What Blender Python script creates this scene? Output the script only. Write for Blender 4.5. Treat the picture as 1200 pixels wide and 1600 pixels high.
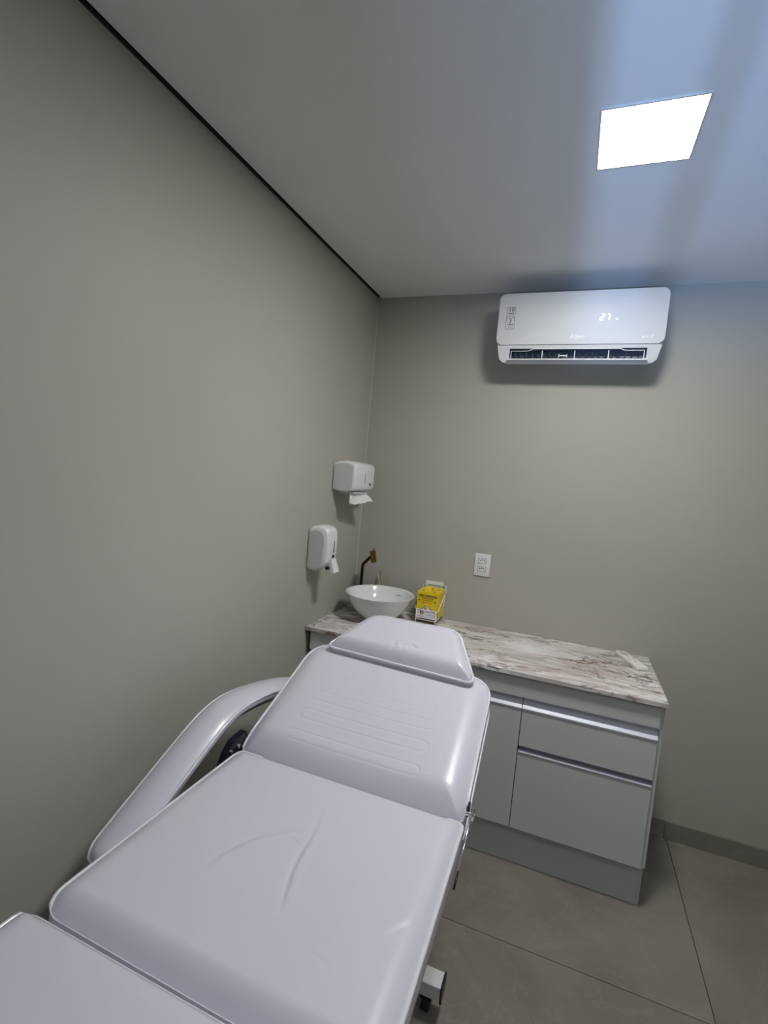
import bpy, bmesh, math, random
import numpy as np
from mathutils import Matrix, Vector
random.seed(7)
for o in list(bpy.data.objects): bpy.data.objects.remove(o)
S = bpy.context.scene
COL = S.collection
# ------------------------------------------------------------------ camera
R = [[0.9308766826385798, -0.10787561749553798, 0.3490436260265315],
     [0.35484551125382063, 0.039694582614834176, -0.9340819039324383],
     [0.08690952112862813, 0.9933716279726287, 0.07522994002524565]]
cam = bpy.data.cameras.new('camera'); cam.sensor_fit = 'HORIZONTAL'; cam.sensor_width = 36
cam.lens = 36 * 776.547 / 1200; cam.clip_start = .02
co = bpy.data.objects.new('camera', cam); COL.objects.link(co)
M4 = Matrix([R[0] + [1.132875], R[1] + [-2.65], R[2] + [1.62], [0, 0, 0, 1]])
co.matrix_world = M4; S.camera = co
# ------------------------------------------------------------------ light and exposure
S.view_settings.view_transform = 'Standard'; S.view_settings.look = 'None'
S.view_settings.gamma = 1; S.view_settings.use_curve_mapping = False
S.view_settings.exposure = 0.0
W = bpy.data.worlds.new('world'); S.world = W; W.use_nodes = True
W.node_tree.nodes['Background'].inputs[0].default_value = (.62, .74, 1, 1)
W.node_tree.nodes['Background'].inputs[1].default_value = 0.3
PANEL_EMIT = 112.0        # brightness of the ceiling panel, scaled down for the added fill panel
PANEL_COL = (1.0, .985, .94)
# added blue lamps outside the slotted door throw the blue band on the ceiling
RX, RY, CZ = 3.0, -4.2, 2.602     # room extents
def blue_lamp(x, w, h, power, col):
    d = bpy.data.lights.new('added_blue_light', 'AREA'); d.shape = 'RECTANGLE'; d.size = w; d.size_y = h; d.energy = power; d.color = col
    o = bpy.data.objects.new('added_blue_light', d); COL.objects.link(o); o.location = (x, RY - 1.6, .25)
    o.rotation_euler = Vector((0, 4.6, 2.2)).to_track_quat('-Z', 'Y').to_euler()
blue_lamp(1.20, .05, .25, 190, (.30, .52, 1.0))      # added narrow source, makes the sharp blue band
blue_lamp(1.15, .75, .4, 230, (.34, .56, 1.0))       # added wide source, fills in the soft blue halo

# ------------------------------------------------------------------ materials
def mat(name, col, rough=.5, metal=0, spec=.5, coat=0, emit=None, es=1, alpha=None, trans=0):
    m = bpy.data.materials.new(name); m.use_nodes = True
    b = m.node_tree.nodes['Principled BSDF']
    b.inputs['Base Color'].default_value = (*col, 1); b.inputs['Roughness'].default_value = rough
    b.inputs['Metallic'].default_value = metal; b.inputs['Specular IOR Level'].default_value = spec
    b.inputs['Coat Weight'].default_value = coat; b.inputs['Transmission Weight'].default_value = trans
    if emit: b.inputs['Emission Color'].default_value = (*emit, 1); b.inputs['Emission Strength'].default_value = es
    return m
def N(m, t, **kw):
    n = m.node_tree.nodes.new(t)
    for k, v in kw.items():
        if hasattr(n, k): setattr(n, k, v)
        else: n.inputs[k].default_value = v
    return n
def L(m, a, b): m.node_tree.links.new(a, b)
def add_bump(m, scale, strength, dist=.001, coord='Object', detail=3):
    tc = N(m, 'ShaderNodeTexCoord'); nz = N(m, 'ShaderNodeTexNoise', Scale=scale, Detail=detail)
    bp = N(m, 'ShaderNodeBump', Strength=strength, Distance=dist)
    L(m, tc.outputs[coord], nz.inputs['Vector']); L(m, nz.outputs['Fac'], bp.inputs['Height'])
    L(m, bp.outputs['Normal'], m.node_tree.nodes['Principled BSDF'].inputs['Normal'])
    return m
def vary(m, c1, c2, scale=2, detail=4, rnd=False):
    tc = N(m, 'ShaderNodeTexCoord'); nz = N(m, 'ShaderNodeTexNoise', Scale=scale, Detail=detail)
    rp = N(m, 'ShaderNodeValToRGB'); rp.color_ramp.elements[0].position = .35; rp.color_ramp.elements[1].position = .68
    rp.color_ramp.elements[0].color = (*c1, 1); rp.color_ramp.elements[1].color = (*c2, 1)
    L(m, tc.outputs['Object'], nz.inputs['Vector']); L(m, nz.outputs['Fac'], rp.inputs['Fac'])
    L(m, rp.outputs['Color'], m.node_tree.nodes['Principled BSDF'].inputs['Base Color'])
    return m
M = {}
M['wall'] = add_bump(vary(mat('wall_paint', (.4, .4, .36), .55, spec=.3), (.425, .418, .372), (.455, .447, .40), 1.3), 260, .25, .0006)
M['ceiling'] = add_bump(mat('ceiling_paint', (.80, .795, .78), .7, spec=.25), 200, .15, .0005)
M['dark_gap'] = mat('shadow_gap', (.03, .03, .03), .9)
M['vinyl'] = add_bump(mat('white_vinyl', (.665, .66, .745), .3, spec=.5, coat=.5), 900, .12, .0004)
M['vinyl'].node_tree.nodes['Principled BSDF'].inputs['Coat Roughness'].default_value = .07
M['piping'] = mat('vinyl_piping', (.74, .74, .80), .22, coat=.4)
M['plastic'] = mat('white_plastic', (.78, .79, .79), .3, coat=.15)
M['plastic_grey'] = mat('pale_grey_plastic', (.56, .59, .59), .4)
M['ac'] = add_bump(mat('ac_plastic', (.70, .71, .71), .5), 500, .05, .0003)
M['black'] = mat('black_plastic', (.012, .012, .02), .3)
M['chrome'] = mat('chrome', (.92, .92, .93), .2, metal=1)
M['steel_dark'] = mat('dark_steel', (.08, .08, .09), .35, metal=.8)
M['frame_white'] = add_bump(mat('white_powder_coat', (.70, .71, .70), .45), 400, .1, .0005)
M['brass'] = mat('aged_brass', (.34, .19, .05), .22, metal=1)
M['copper'] = mat('dark_copper', (.055, .022, .018), .22, metal=1)
M['ceramic'] = mat('white_ceramic', (.80, .82, .82), .08, coat=.6)
M['alu'] = add_bump(mat('aluminium', (.60, .63, .71), .45, metal=.15), 60, .05, .0003)
M['alu_dark'] = mat('aluminium_channel', (.36, .38, .45), .5, metal=0)
M['laminate'] = add_bump(mat('grey_laminate', (.60, .63, .615), .42, spec=.4), 700, .08, .0003)
M['carcass'] = mat('carcass_board', (.10, .10, .105), .6)
M['side'] = mat('grey_edge_board', (.58, .61, .595), .45)
M['yellow'] = mat('yellow_card', (.84, .60, .015), .45)
M['card_white'] = mat('white_card', (.78, .76, .78), .5)
M['ink'] = mat('black_ink', (.03, .025, .02), .6)
M['ink_red'] = mat('red_ink', (.45, .03, .03), .6)
M['ink_grey'] = mat('grey_ink', (.18, .19, .2), .6)
M['silver_ink'] = mat('silver_lettering', (.9, .9, .9), .35)
M['led'] = mat('led_digits', (.9, .9, .9), .4, emit=(1, 1, 1), es=1.4)
M['reed'] = vary(mat('rattan_reed', (.5, .42, .3), .7), (.36, .28, .18), (.58, .48, .35), 40)
M['glass'] = mat('bottle_glass', (.85, .75, .6), .05, trans=.9)
M['paper'] = add_bump(mat('paper_towel', (.76, .77, .76), .85, spec=.2), 150, .5, .002)
M['remote'] = mat('remote_plastic', (.90, .88, .84), .4)
M['buttons'] = mat('remote_buttons', (.62, .61, .58), .5)
M['screen'] = mat('remote_screen', (.50, .50, .47), .3)
M['panel'] = mat('light_diffuser', (.9, .9, .9), .5, emit=PANEL_COL, es=PANEL_EMIT)
M['panel_fill'] = mat('fill_diffuser', (.9, .9, .9), .5, emit=(1, .94, .84), es=PANEL_EMIT * .34)
M['lamp_frame'] = mat('lamp_frame', (.66, .62, .56), .5)
M['vane'] = mat('vane_plastic', (.10, .13, .17), .5)
M['door'] = mat('door_paint', (.62, .62, .6), .5)
M['caulk'] = mat('white_caulk', (.54, .54, .50), .5)
M['grout'] = mat('grout', (.085, .078, .066), .9)

def tile_mat():
    m = mat('taupe_porcelain', (.2, .19, .17), .42, spec=.35); b = m.node_tree.nodes['Principled BSDF']
    tc = N(m, 'ShaderNodeTexCoord'); oi = N(m, 'ShaderNodeObjectInfo')
    mul = N(m, 'ShaderNodeVectorMath', operation='SCALE'); mul.inputs['Scale'].default_value = 1
    cb = N(m, 'ShaderNodeCombineXYZ'); mm = N(m, 'ShaderNodeMath', operation='MULTIPLY'); mm.inputs[1].default_value = 37
    L(m, oi.outputs['Random'], mm.inputs[0]); L(m, mm.outputs[0], cb.inputs[2]); L(m, mm.outputs[0], cb.inputs[0])
    ad = N(m, 'ShaderNodeVectorMath', operation='ADD'); L(m, tc.outputs['Object'], ad.inputs[0]); L(m, cb.outputs[0], ad.inputs[1])
    nz = N(m, 'ShaderNodeTexNoise', Scale=2.2, Detail=7, Roughness=.6, Distortion=.6); L(m, ad.outputs[0], nz.inputs['Vector'])
    rp = N(m, 'ShaderNodeValToRGB'); e = rp.color_ramp.elements
    e[0].position = .3; e[0].color = (.190, .172, .148, 1); e[1].position = .72; e[1].color = (.285, .265, .232, 1)
    L(m, nz.outputs['Fac'], rp.inputs['Fac'])
    v = N(m, 'ShaderNodeTexNoise', Scale=1.7, Detail=5, Roughness=.65, Distortion=1.6); L(m, ad.outputs[0], v.inputs['Vector'])
    s = N(m, 'ShaderNodeMath', operation='SUBTRACT'); s.inputs[1].default_value = .5; L(m, v.outputs['Fac'], s.inputs[0])
    a = N(m, 'ShaderNodeMath', operation='ABSOLUTE'); L(m, s.outputs[0], a.inputs[0])
    r2 = N(m, 'ShaderNodeValToRGB'); r2.color_ramp.elements[0].color = (.16, .16, .16, 1); r2.color_ramp.elements[1].position = .018; r2.color_ramp.elements[1].color = (0, 0, 0, 1)
    L(m, a.outputs[0], r2.inputs['Fac'])
    mx = N(m, 'ShaderNodeMix', data_type='RGBA'); L(m, r2.outputs['Color'], mx.inputs['Factor']); L(m, rp.outputs['Color'], mx.inputs[6]); mx.inputs[7].default_value = (.36, .34, .31, 1)
    L(m, mx.outputs[2], b.inputs['Base Color'])
    bp = N(m, 'ShaderNodeBump', Strength=.12, Distance=.001); L(m, nz.outputs['Fac'], bp.inputs['Height']); L(m, bp.outputs['Normal'], b.inputs['Normal'])
    return m
M['tile'] = tile_mat()
def marble_mat():
    m = mat('veined_stone_laminate', (.5, .5, .5), .35, spec=.4); b = m.node_tree.nodes['Principled BSDF']
    tc = N(m, 'ShaderNodeTexCoord')
    mp = N(m, 'ShaderNodeMapping'); mp.inputs['Scale'].default_value = (1.1, 3.0, 3.0); mp.inputs['Rotation'].default_value = (0, 0, .32)
    L(m, tc.outputs['Object'], mp.inputs['Vector'])
    def ridge(scale, dist, width, seed, detail=5, rough=.55):
        o = N(m, 'ShaderNodeVectorMath', operation='ADD'); o.inputs[1].default_value = (seed, seed * .7, 0); L(m, mp.outputs[0], o.inputs[0])
        n = N(m, 'ShaderNodeTexNoise', Scale=scale, Detail=detail, Roughness=rough, Distortion=dist); L(m, o.outputs[0], n.inputs['Vector'])
        s = N(m, 'ShaderNodeMath', operation='SUBTRACT'); s.inputs[1].default_value = .5; L(m, n.outputs['Fac'], s.inputs[0])
        a = N(m, 'ShaderNodeMath', operation='ABSOLUTE'); L(m, s.outputs[0], a.inputs[0])
        r = N(m, 'ShaderNodeMapRange'); r.inputs['From Min'].default_value = 0; r.inputs['From Max'].default_value = width
        r.inputs['To Min'].default_value = 1; r.inputs['To Max'].default_value = 0; L(m, a.outputs[0], r.inputs['Value'])
        # break the vein up along its length
        g = N(m, 'ShaderNodeTexNoise', Scale=2.3, Detail=2); o2 = N(m, 'ShaderNodeVectorMath', operation='ADD'); o2.inputs[1].default_value = (seed * 3, 5, 1)
        L(m, tc.outputs['Object'], o2.inputs[0]); L(m, o2.outputs[0], g.inputs['Vector'])
        gr = N(m, 'ShaderNodeMapRange'); gr.inputs['From Min'].default_value = .40; gr.inputs['From Max'].default_value = .50; L(m, g.outputs['Fac'], gr.inputs['Value'])
        k = N(m, 'ShaderNodeMath', operation='MULTIPLY'); L(m, r.outputs[0], k.inputs[0]); L(m, gr.outputs[0], k.inputs[1])
        return k.outputs[0]
    base = N(m, 'ShaderNodeTexNoise', Scale=2.6, Detail=6, Roughness=.6, Distortion=.8); L(m, mp.outputs[0], base.inputs['Vector'])
    rp = N(m, 'ShaderNodeValToRGB'); e = rp.color_ramp.elements
    e[0].position = .3; e[0].color = (.44, .40, .38, 1); e[1].position = .66; e[1].color = (.80, .80, .79, 1)
    x = e.new(.5); x.color = (.66, .63, .61, 1)
    L(m, base.outputs['Fac'], rp.inputs['Fac'])
    cur = rp.outputs['Color']
    for sc, di, wd, sd, col, amt in ((1.1, .9, .05, 3.1, (.46, .35, .31), .6), (1.3, .5, .013, 9.7, (.12, .06, .04), 1.0), (1.9, .5, .011, 15.3, (.09, .065, .06), 1.0),
                                     (2.6, .5, .012, 21.9, (.24, .13, .08), .9), (1.4, 1.2, .05, 33.3, (.86, .87, .87), .7), (1.6, .5, .014, 41.7, (.16, .09, .06), 1.0)):
        f = ridge(sc, di, wd, sd); am = N(m, 'ShaderNodeMath', operation='MULTIPLY'); am.inputs[1].default_value = amt; L(m, f, am.inputs[0])
        mx = N(m, 'ShaderNodeMix', data_type='RGBA'); L(m, am.outputs[0], mx.inputs['Factor']); L(m, cur, mx.inputs[6]); mx.inputs[7].default_value = (*col, 1)
        cur = mx.outputs[2]
    L(m, cur, b.inputs['Base Color'])
    return m
M['marble'] = marble_mat()

# ------------------------------------------------------------------ mesh helpers
WL = {}   # world location of every parent candidate
def link(name, verts, faces, m, parent=None, smooth=False, sharp=None, loc=None, kind=None, label=None):
    base = WL[parent] if parent is not None else Vector(loc or (0, 0, 0))
    me = bpy.data.meshes.new(name); me.from_pydata([tuple(Vector(v) - base) for v in verts], [], faces); me.update()
    bm = bmesh.new(); bm.from_mesh(me); bmesh.ops.recalc_face_normals(bm, faces=bm.faces); bm.to_mesh(me); bm.free()
    if smooth:
        me.shade_smooth()
        if sharp: me.set_sharp_from_angle(angle=math.radians(sharp))
    o = bpy.data.objects.new(name, me); COL.objects.link(o)
    me.materials.append(m)
    if parent is not None: o.parent = parent
    else: o.location = base
    WL[o] = base
    if kind: o['kind'] = kind
    if label: o['label'] = label
    return o
def thing(name, label, cat, loc, group=None):
    o = bpy.data.objects.new(name, None); COL.objects.link(o); o.location = loc; o.empty_display_size = .05
    o['label'] = label; o['category'] = cat
    if group: o['group'] = group
    WL[o] = Vector(loc); return o
def tag(o, label, cat): o['label'] = label; o['category'] = cat; return o
class MB:
    def __init__(s): s.v = []; s.f = []
    def add(s, v, f):
        n = len(s.v); s.v += [tuple(p) for p in v]; s.f += [tuple(i + n for i in q) for q in f]; return s
    def box(s, x0, x1, y0, y1, z0, z1, bev=0, seg=2):
        bm = bmesh.new(); bmesh.ops.create_cube(bm, size=1)
        for v in bm.verts: v.co = Vector(((x0 + x1) / 2 + v.co.x * (x1 - x0), (y0 + y1) / 2 + v.co.y * (y1 - y0), (z0 + z1) / 2 + v.co.z * (z1 - z0)))
        if bev: bmesh.ops.bevel(bm, geom=bm.edges[:], offset=bev, segments=seg, profile=.5, affect='EDGES')
        return s.bm(bm)
    def bm(s, bm, mtx=None):
        bm.verts.index_update()
        s.add([(mtx @ v.co if mtx else v.co) for v in bm.verts], [[v.index for v in f.verts] for f in bm.faces]); bm.free(); return s
    def tube(s, pts, r, n=12, closed=False, cap=True, up=(0, 0, 1)):
        pts = [Vector(p) for p in pts]; rs = r if isinstance(r, (list, tuple)) else [r] * len(pts)
        V = []; k = len(pts); prev = None
        for i, p in enumerate(pts):
            a = pts[(i - 1) % k] if closed or i > 0 else p; b = pts[(i + 1) % k] if closed or i < k - 1 else p
            t = (b - a).normalized()
            if prev is None:
                u = Vector(up); u = u - t * u.dot(t)
                if u.length < 1e-3: u = Vector((1, 0, 0)) - t * t.x
                u.normalize()
            else:
                u = prev - t * prev.dot(t); u.normalize()
            prev = u; w = t.cross(u)
            for j in range(n):
                an = 2 * math.pi * j / n; V.append(p + (u * math.cos(an) + w * math.sin(an)) * rs[i])
        F = []
        for i in range(k if closed else k - 1):
            for j in range(n):
                a = i * n + j; b = i * n + (j + 1) % n; i2 = (i + 1) % k
                F.append((a, b, i2 * n + (j + 1) % n, i2 * n + j))
        if cap and not closed: F.append(tuple(range(n))); F.append(tuple((k - 1) * n + j for j in range(n)))
        return s.add(V, F)
    def lathe(s, prof, cx, cy, cz=0, n=48, mtx=None):
        V = []; F = []
        for (r, z) in prof:
            for j in range(n):
                a = 2 * math.pi * j / n; V.append((r * math.cos(a), r * math.sin(a), z))
        for i in range(len(prof) - 1):
            for j in range(n): F.append((i * n + j, i * n + (j + 1) % n, (i + 1) * n + (j + 1) % n, (i + 1) * n + j))
        if prof[0][0] > 1e-6: F.append(tuple(range(n)))
        if prof[-1][0] > 1e-6: F.append(tuple((len(prof) - 1) * n + j for j in range(n)))
        V = [Vector(v) for v in V]
        if mtx: V = [mtx @ v for v in V]
        return s.add([v + Vector((cx, cy, cz)) for v in V], F)
    def prism(s, poly, d, axis):   # poly: 3D points, d: extrusion vector
        n = len(poly); d = Vector(d); V = [Vector(p) for p in poly] + [Vector(p) + d for p in poly]
        return s.add(V, [tuple(range(n)), tuple(range(n, 2 * n))] + [(i, (i + 1) % n, n + (i + 1) % n, n + i) for i in range(n)])
    def build(s, name, m, parent=None, **kw): return link(name, s.v, s.f, m, parent, **kw)
def rrect(x0, x1, y0, y1, r, n=6):
    if not isinstance(r, (list, tuple)): r = [r] * 4
    P = []
    for (cx, cy, a0, rr) in ((x1 - r[0], y0 + r[0], -90, r[0]), (x1 - r[1], y1 - r[1], 0, r[1]), (x0 + r[2], y1 - r[2], 90, r[2]), (x0 + r[3], y0 + r[3], 180, r[3])):
        for k in range(n + 1):
            a = math.radians(a0 + 90 * k / n); P.append((cx + rr * math.cos(a), cy + rr * math.sin(a)))
    return P
def round_poly(P, r, n=6):
    out = []; k = len(P); r = r if isinstance(r, (list, tuple)) else [r] * k
    for i in range(k):
        p = Vector(P[i]); a = (Vector(P[i - 1]) - p); b = (Vector(P[(i + 1) % k]) - p)
        an = a.angle(b); d = min(r[i] / math.tan(an / 2), a.length * .49, b.length * .49)
        p1 = p + a.normalized() * d; p2 = p + b.normalized() * d
        for j in range(n + 1):
            t = j / n; out.append(tuple((p1 * (1 - t) ** 2 + p * 2 * t * (1 - t) + p2 * t * t)))
    return out
def text(name, s, size, m, parent, origin, xdir, ydir, depth=.0006, sx=1, shear=0, bold=0, align='CENTER', label=None):
    c = bpy.data.curves.new('t', 'FONT'); c.body = s; c.size = size; c.extrude = depth; c.align_x = align; c.align_y = 'CENTER'
    c.shear = shear; c.offset = bold; c.resolution_u = 3
    o = bpy.data.objects.new('t', c); COL.objects.link(o)
    me = bpy.data.meshes.new_from_object(o.evaluated_get(bpy.context.evaluated_depsgraph_get()))
    bpy.data.objects.remove(o)
    xd = Vector(xdir).normalized(); yd = Vector(ydir).normalized(); zd = xd.cross(yd); og = Vector(origin)
    V = [og + xd * v.co.x * sx + yd * v.co.y + zd * v.co.z for v in me.vertices]
    F = [tuple(p.vertices) for p in me.polygons]
    return link(name, V, F, m, parent, label=label)

# ------------------------------------------------------------------ setting
def slab(name, x0, x1, y0, y1, z0, z1, m, **kw):
    return MB().box(x0, x1, y0, y1, z0, z1).build(name, m, kind='structure', **kw)
floor = slab('floor', -.1, RX + .1, RY - .1, .1, -.12, -.0105, M['grout'])
xs = [0.0, .83, 1.73, 2.63, RX]; ys = [0.0, -.9, -1.8, -2.7, -3.6, RY]
for i in range(len(xs) - 1):
    for j in range(len(ys) - 1):
        g = .0012
        x0, x1, y1, y0 = xs[i] + g, xs[i + 1] - g, ys[j] - g, ys[j + 1] + g
        b = MB().box(x0, x1, y0, y1, -.010, 0, .0008, 1)
        # object coordinates local to each tile so the veins change from tile to tile
        t = b.build('tile', M['tile'], floor)
WT = .12
slab('wall_left', -WT, 0, RY, 0, 0, 2.85, M['wall'])
slab('wall_back', -WT, RX + WT, 0, WT, 0, 2.85, M['wall'])
slab('wall_right', RX, RX + WT, RY, 0, 0, 2.85, M['wall'])
DX0, DX1, DH = .90, 1.80, 2.12        # unseen door added behind the camera
mb = MB(); mb.box(-WT, DX0, RY - WT, RY, 0, 2.85); mb.box(DX1, RX + WT, RY - WT, RY, 0, 2.85); mb.box(DX0, DX1, RY - WT, RY, DH, 2.85)
mb.build('wall_front', M['wall'], kind='structure')
# ceiling board stops short of the left wall: the gap's black lining paints in its shade
slab('ceiling', .018, RX, RY, 0, CZ, CZ + .0125, M['ceiling'])
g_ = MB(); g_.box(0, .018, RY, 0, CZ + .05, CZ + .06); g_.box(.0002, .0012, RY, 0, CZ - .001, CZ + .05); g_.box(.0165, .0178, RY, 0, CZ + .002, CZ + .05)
g_.build('shade_trim_1', M['dark_gap'], kind='structure')
slab('trim_2', -.1, RX + .1, RY - .1, .1, 2.86, 2.9, M['dark_gap'])
MB().tube([(.0015, -.0015, z) for z in (.87, 1.4, 2.0, CZ)], .003, 6).build('trim_3', M['caulk'], kind='structure')
# stone skirting in pieces
def skirting(name, segs, horiz, c):
    o = None
    for k, (a, b) in enumerate(segs):
        mb = MB()
        if horiz: mb.box(a + .001, b - .001, c - .010, c, 0, .088, .0015, 1)
        else: mb.box(c, c + .010, a + .001, b - .001, 0, .088, .0015, 1)
        if o is None:
            base = MB()
            if horiz: base.box(segs[0][0], segs[-1][1], c - .003, c, 0, .086)
            else: base.box(c, c + .003, segs[-1][0], segs[0][1], 0, .086)
            o = base.build(name, M['caulk'], kind='structure')
        mb.build('tile', M['tile'], o)
skirting('baseboard_back', [(1.557, 1.716), (1.716, 2.616), (2.616, RX - .01)], True, 0)
skirting('baseboard_left', [(-1.5, -.57), (-2.4, -1.5), (-3.3, -2.4), (RY, -3.3)], False, 0)
skirting('baseboard_right', [(-.9, -.012), (-1.8, -.9), (-2.7, -1.8), (-3.6, -2.7), (RY, -3.6)], False, RX - .01)
# unseen door behind the camera; two upright slots shaped to cast the ceiling band
GX = [(1.163, 1.248), (1.262, 1.40)]; GZ0, GZ1 = .85, 2.0
df = MB(); ya, yb = RY - .04, RY - .02
df.box(DX0, DX1, ya, yb, 0, GZ0); df.box(DX0, DX1, ya, yb, GZ1, DH)
for a, b in ((DX0, GX[0][0]), (GX[0][1], GX[1][0]), (GX[1][1], DX1)): df.box(a, b, ya, yb, GZ0, GZ1)
door = df.build('door_1', M['door'], kind='structure')
MB().tube([(DX1 - .035, RY - .03, 1.0), (DX1 - .035, RY + .02, 1.0), (DX1 - .15, RY + .02, 1.0)], .009, 10).build('door_handle', M['chrome'], door)

# ------------------------------------------------------------------ ceiling lamps
def lamp(x0, x1, y0, y1, label, dm):
    z = CZ
    t = thing('ceiling_light', label, 'ceiling light', ((x0 + x1) / 2, (y0 + y1) / 2, z - .004))
    f = .006; m = MB()
    for b in ((x0 - f, x1 + f, y0 - f, y0), (x0 - f, x1 + f, y1, y1 + f), (x0 - f, x0, y0, y1), (x1, x1 + f, y0, y1)): m.box(*b, z - .004, z)
    m.build('frame', M['lamp_frame'], t)
    MB().box(x0, x1, y0, y1, z - .002, z).build('diffuser', dm, t)
lamp(1.098, 1.340, -1.213, -.966, 'square white glowing LED panel set flush in the ceiling before the air conditioner', M['panel'])
lamp(1.90, 2.142, -2.72, -2.478, 'dimmer square ceiling panel added out of view as fill light, toward the door', M['panel_fill'])  # unseen panel, added to lift the room's overall light

# ------------------------------------------------------------------ treatment bed
ZS = .76; BX = .627
bed = thing('treatment_bed', 'white glossy vinyl treatment bed with raised backrest, pillow headrest and one padded armrest', 'treatment bed', (BX, -1.8, 0))
def seg_d(P, a, b):
    a = np.array(a); b = np.array(b); ab = b - a; t = np.clip(((P - a) @ ab) / (ab @ ab), 0, 1)
    return np.linalg.norm(P - (a + t[:, None] * ab), axis=1), t
def cushion(name, outline, org, th, H, wx, wv, thick, parent, grooves=(), creases=(), rings=90, label=None, slope=None, taper=0.0, both=True, edge=None, thin=None):
    """outline in (x, s); th tilt; org (y, z) of s=0; top surface height from distance to the outline"""
    O = np.array(outline)
    # resample the outline evenly
    seg = np.linalg.norm(np.roll(O, -1, 0) - O, axis=1); cum = np.concatenate([[0], np.cumsum(seg)]); n = 420
    tt = np.linspace(0, cum[-1], n, endpoint=False); OO = np.vstack([O, O[:1]])
    E = np.stack([np.interp(tt, cum, OO[:, 0]), np.interp(tt, cum, OO[:, 1])], 1)
    c = E.mean(0)
    ts = np.concatenate([1 - np.linspace(0, 1, 22) ** 1.7 * .2, np.linspace(.8, 0.0, rings)[1:-1]])
    P = np.concatenate([c + (E - c) * t for t in ts] + [c[None]])
    dmin = np.full(len(P), 9.0)
    for i in range(0, n, 2):
        d, _ = seg_d(P, E[i], E[(i + 2) % n]); dmin = np.minimum(dmin, d)
    smin, smax = E[:, 1].min(), E[:, 1].max()
    def sh(t): t = np.clip(t, 0, 1); return 1 - (1 - t) ** 2.3
    h = H * sh(dmin / wx) * (.72 + .28 * sh((P[:, 1] - smin) / wv) * sh((smax - P[:, 1]) / wv))
    if slope is not None: h = slope(P, h, smin, smax)
    for line, w, dep in grooves:
        g = np.full(len(P), 9.0)
        for a, b in zip(line[:-1], line[1:]):
            d, _ = seg_d(P, a, b); g = np.minimum(g, d)
        h -= dep * np.exp(-(g / w) ** 2)
    for line, w, dep in creases:
        L_ = len(line) - 1; g = np.full(len(P), 9.0); al = np.zeros(len(P)); sgn = np.zeros(len(P))
        for k, (a, b) in enumerate(zip(line[:-1], line[1:])):
            d, t = seg_d(P, a, b); up = d < g; g = np.where(up, d, g); al = np.where(up, (k + t) / L_, al)
            cr = (b[0] - a[0]) * (P[:, 1] - a[1]) - (b[1] - a[1]) * (P[:, 0] - a[0]); sgn = np.where(up, np.sign(cr), sgn)
        amp = np.sin(np.pi * np.clip(al, .02, .98)) ** .7
        h += amp * dep * (-1.0 * np.exp(-(g / w) ** 2) + .8 * np.exp(-((g * sgn - 2.0 * w) / (1.8 * w)) ** 2))
    ca, sa = math.cos(th), math.sin(th)
    def W3(p, hh):
        if edge is not None: hh = hh + edge(p)
        return np.stack([p[:, 0], org[0] + p[:, 1] * ca - hh * sa, org[1] + p[:, 1] * sa + hh * ca], 1)
    V = W3(P, h); K = len(ts); F = []
    for r in range(K - 1):
        for j in range(n): F.append((r * n + j, r * n + (j + 1) % n, (r + 1) * n + (j + 1) % n, (r + 1) * n + j))
    for j in range(n): F.append(((K - 1) * n + j, (K - 1) * n + (j + 1) % n, K * n))
    Vs = [V]; base = len(V); prev = 0
    # side band, slightly puffed
    nr = np.stack([np.roll(E, -1, 0)[:, 1] - np.roll(E, 1, 0)[:, 1], -(np.roll(E, -1, 0)[:, 0] - np.roll(E, 1, 0)[:, 0])], 1); nr /= np.linalg.norm(nr, axis=1)[:, None]
    for k in range(1, 7):
        q = k / 6; e = E + nr * (.003 * math.sin(math.pi * q)) - nr * taper * q
        Vs.append(W3(e, np.full(n, -thick * q)))
        for j in range(n): F.append((prev + j, prev + (j + 1) % n, base + (j + 1) % n, base + j))
        prev = base; base += n
    F.append(tuple(prev + j for j in range(n)))
    Vs = np.concatenate(Vs)
    o = link(name, [tuple(v) for v in Vs], F, M['vinyl'], parent, smooth=True, sharp=60, label=label)
    def pipe(hh, off, r):
        e = E[::2] + nr[::2] * off; w = W3(e, np.full(len(e), hh)); m = MB(); m.tube([tuple(x) for x in w], [.0012 if thin and thin(q_) else r for q_ in e], 8, closed=True)
        m.build('piping', M['piping'], o, smooth=True)
    pipe(0, .001, .0048)
    if both: pipe(-thick, .001 - taper, .0042)
    return o
TH = math.radians(23)
HY = -1.433
# seat: s measured from its far (hinge) edge toward the wall -> use s = y
def yy(p): return (p[0], p[1])
seat_out = round_poly([(.290, -1.436), (.287, -2.038), (.972, -2.044), (.966, -1.436)], [.018, .05, .05, .018], 8)
seat_cr = [([(.645, -1.595), (.661, -1.683), (.663, -1.725), (.672, -1.782), (.689, -1.836), (.702, -1.872)], .006, .0032),
           ([(.506, -1.853), (.515, -1.801), (.535, -1.758), (.562, -1.719), (.606, -1.681), (.64, -1.67)][::-1], .008, .0032),
           ([(.774, -1.925), (.805, -1.919), (.827, -1.923), (.837, -1.937)], .004, .0007),
           ([(.680, -1.70), (.727, -1.683), (.808, -1.661), (.831, -1.667)], .004, .0006),
           ([(.56, -1.72), (.62, -1.70), (.66, -1.715)], .004, .0007), ([(.90, -1.84), (.925, -1.80), (.955, -1.77)], .006, .0015)]
seat = cushion('seat', seat_out, (0, ZS), 0, .022, .05, .05, .075, bed, both=False, creases=seat_cr, thin=lambda q: q[1] < -2.030 or (q[1] > -1.442 and .36 < q[0] < .93), edge=lambda p: -.010 * np.clip(1 - (p[:, 1] + 2.044) / .05, 0, 1) ** 1.6 - .004 * np.clip(1 + (p[:, 1] + 1.436) / .04, 0, 1))
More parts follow.
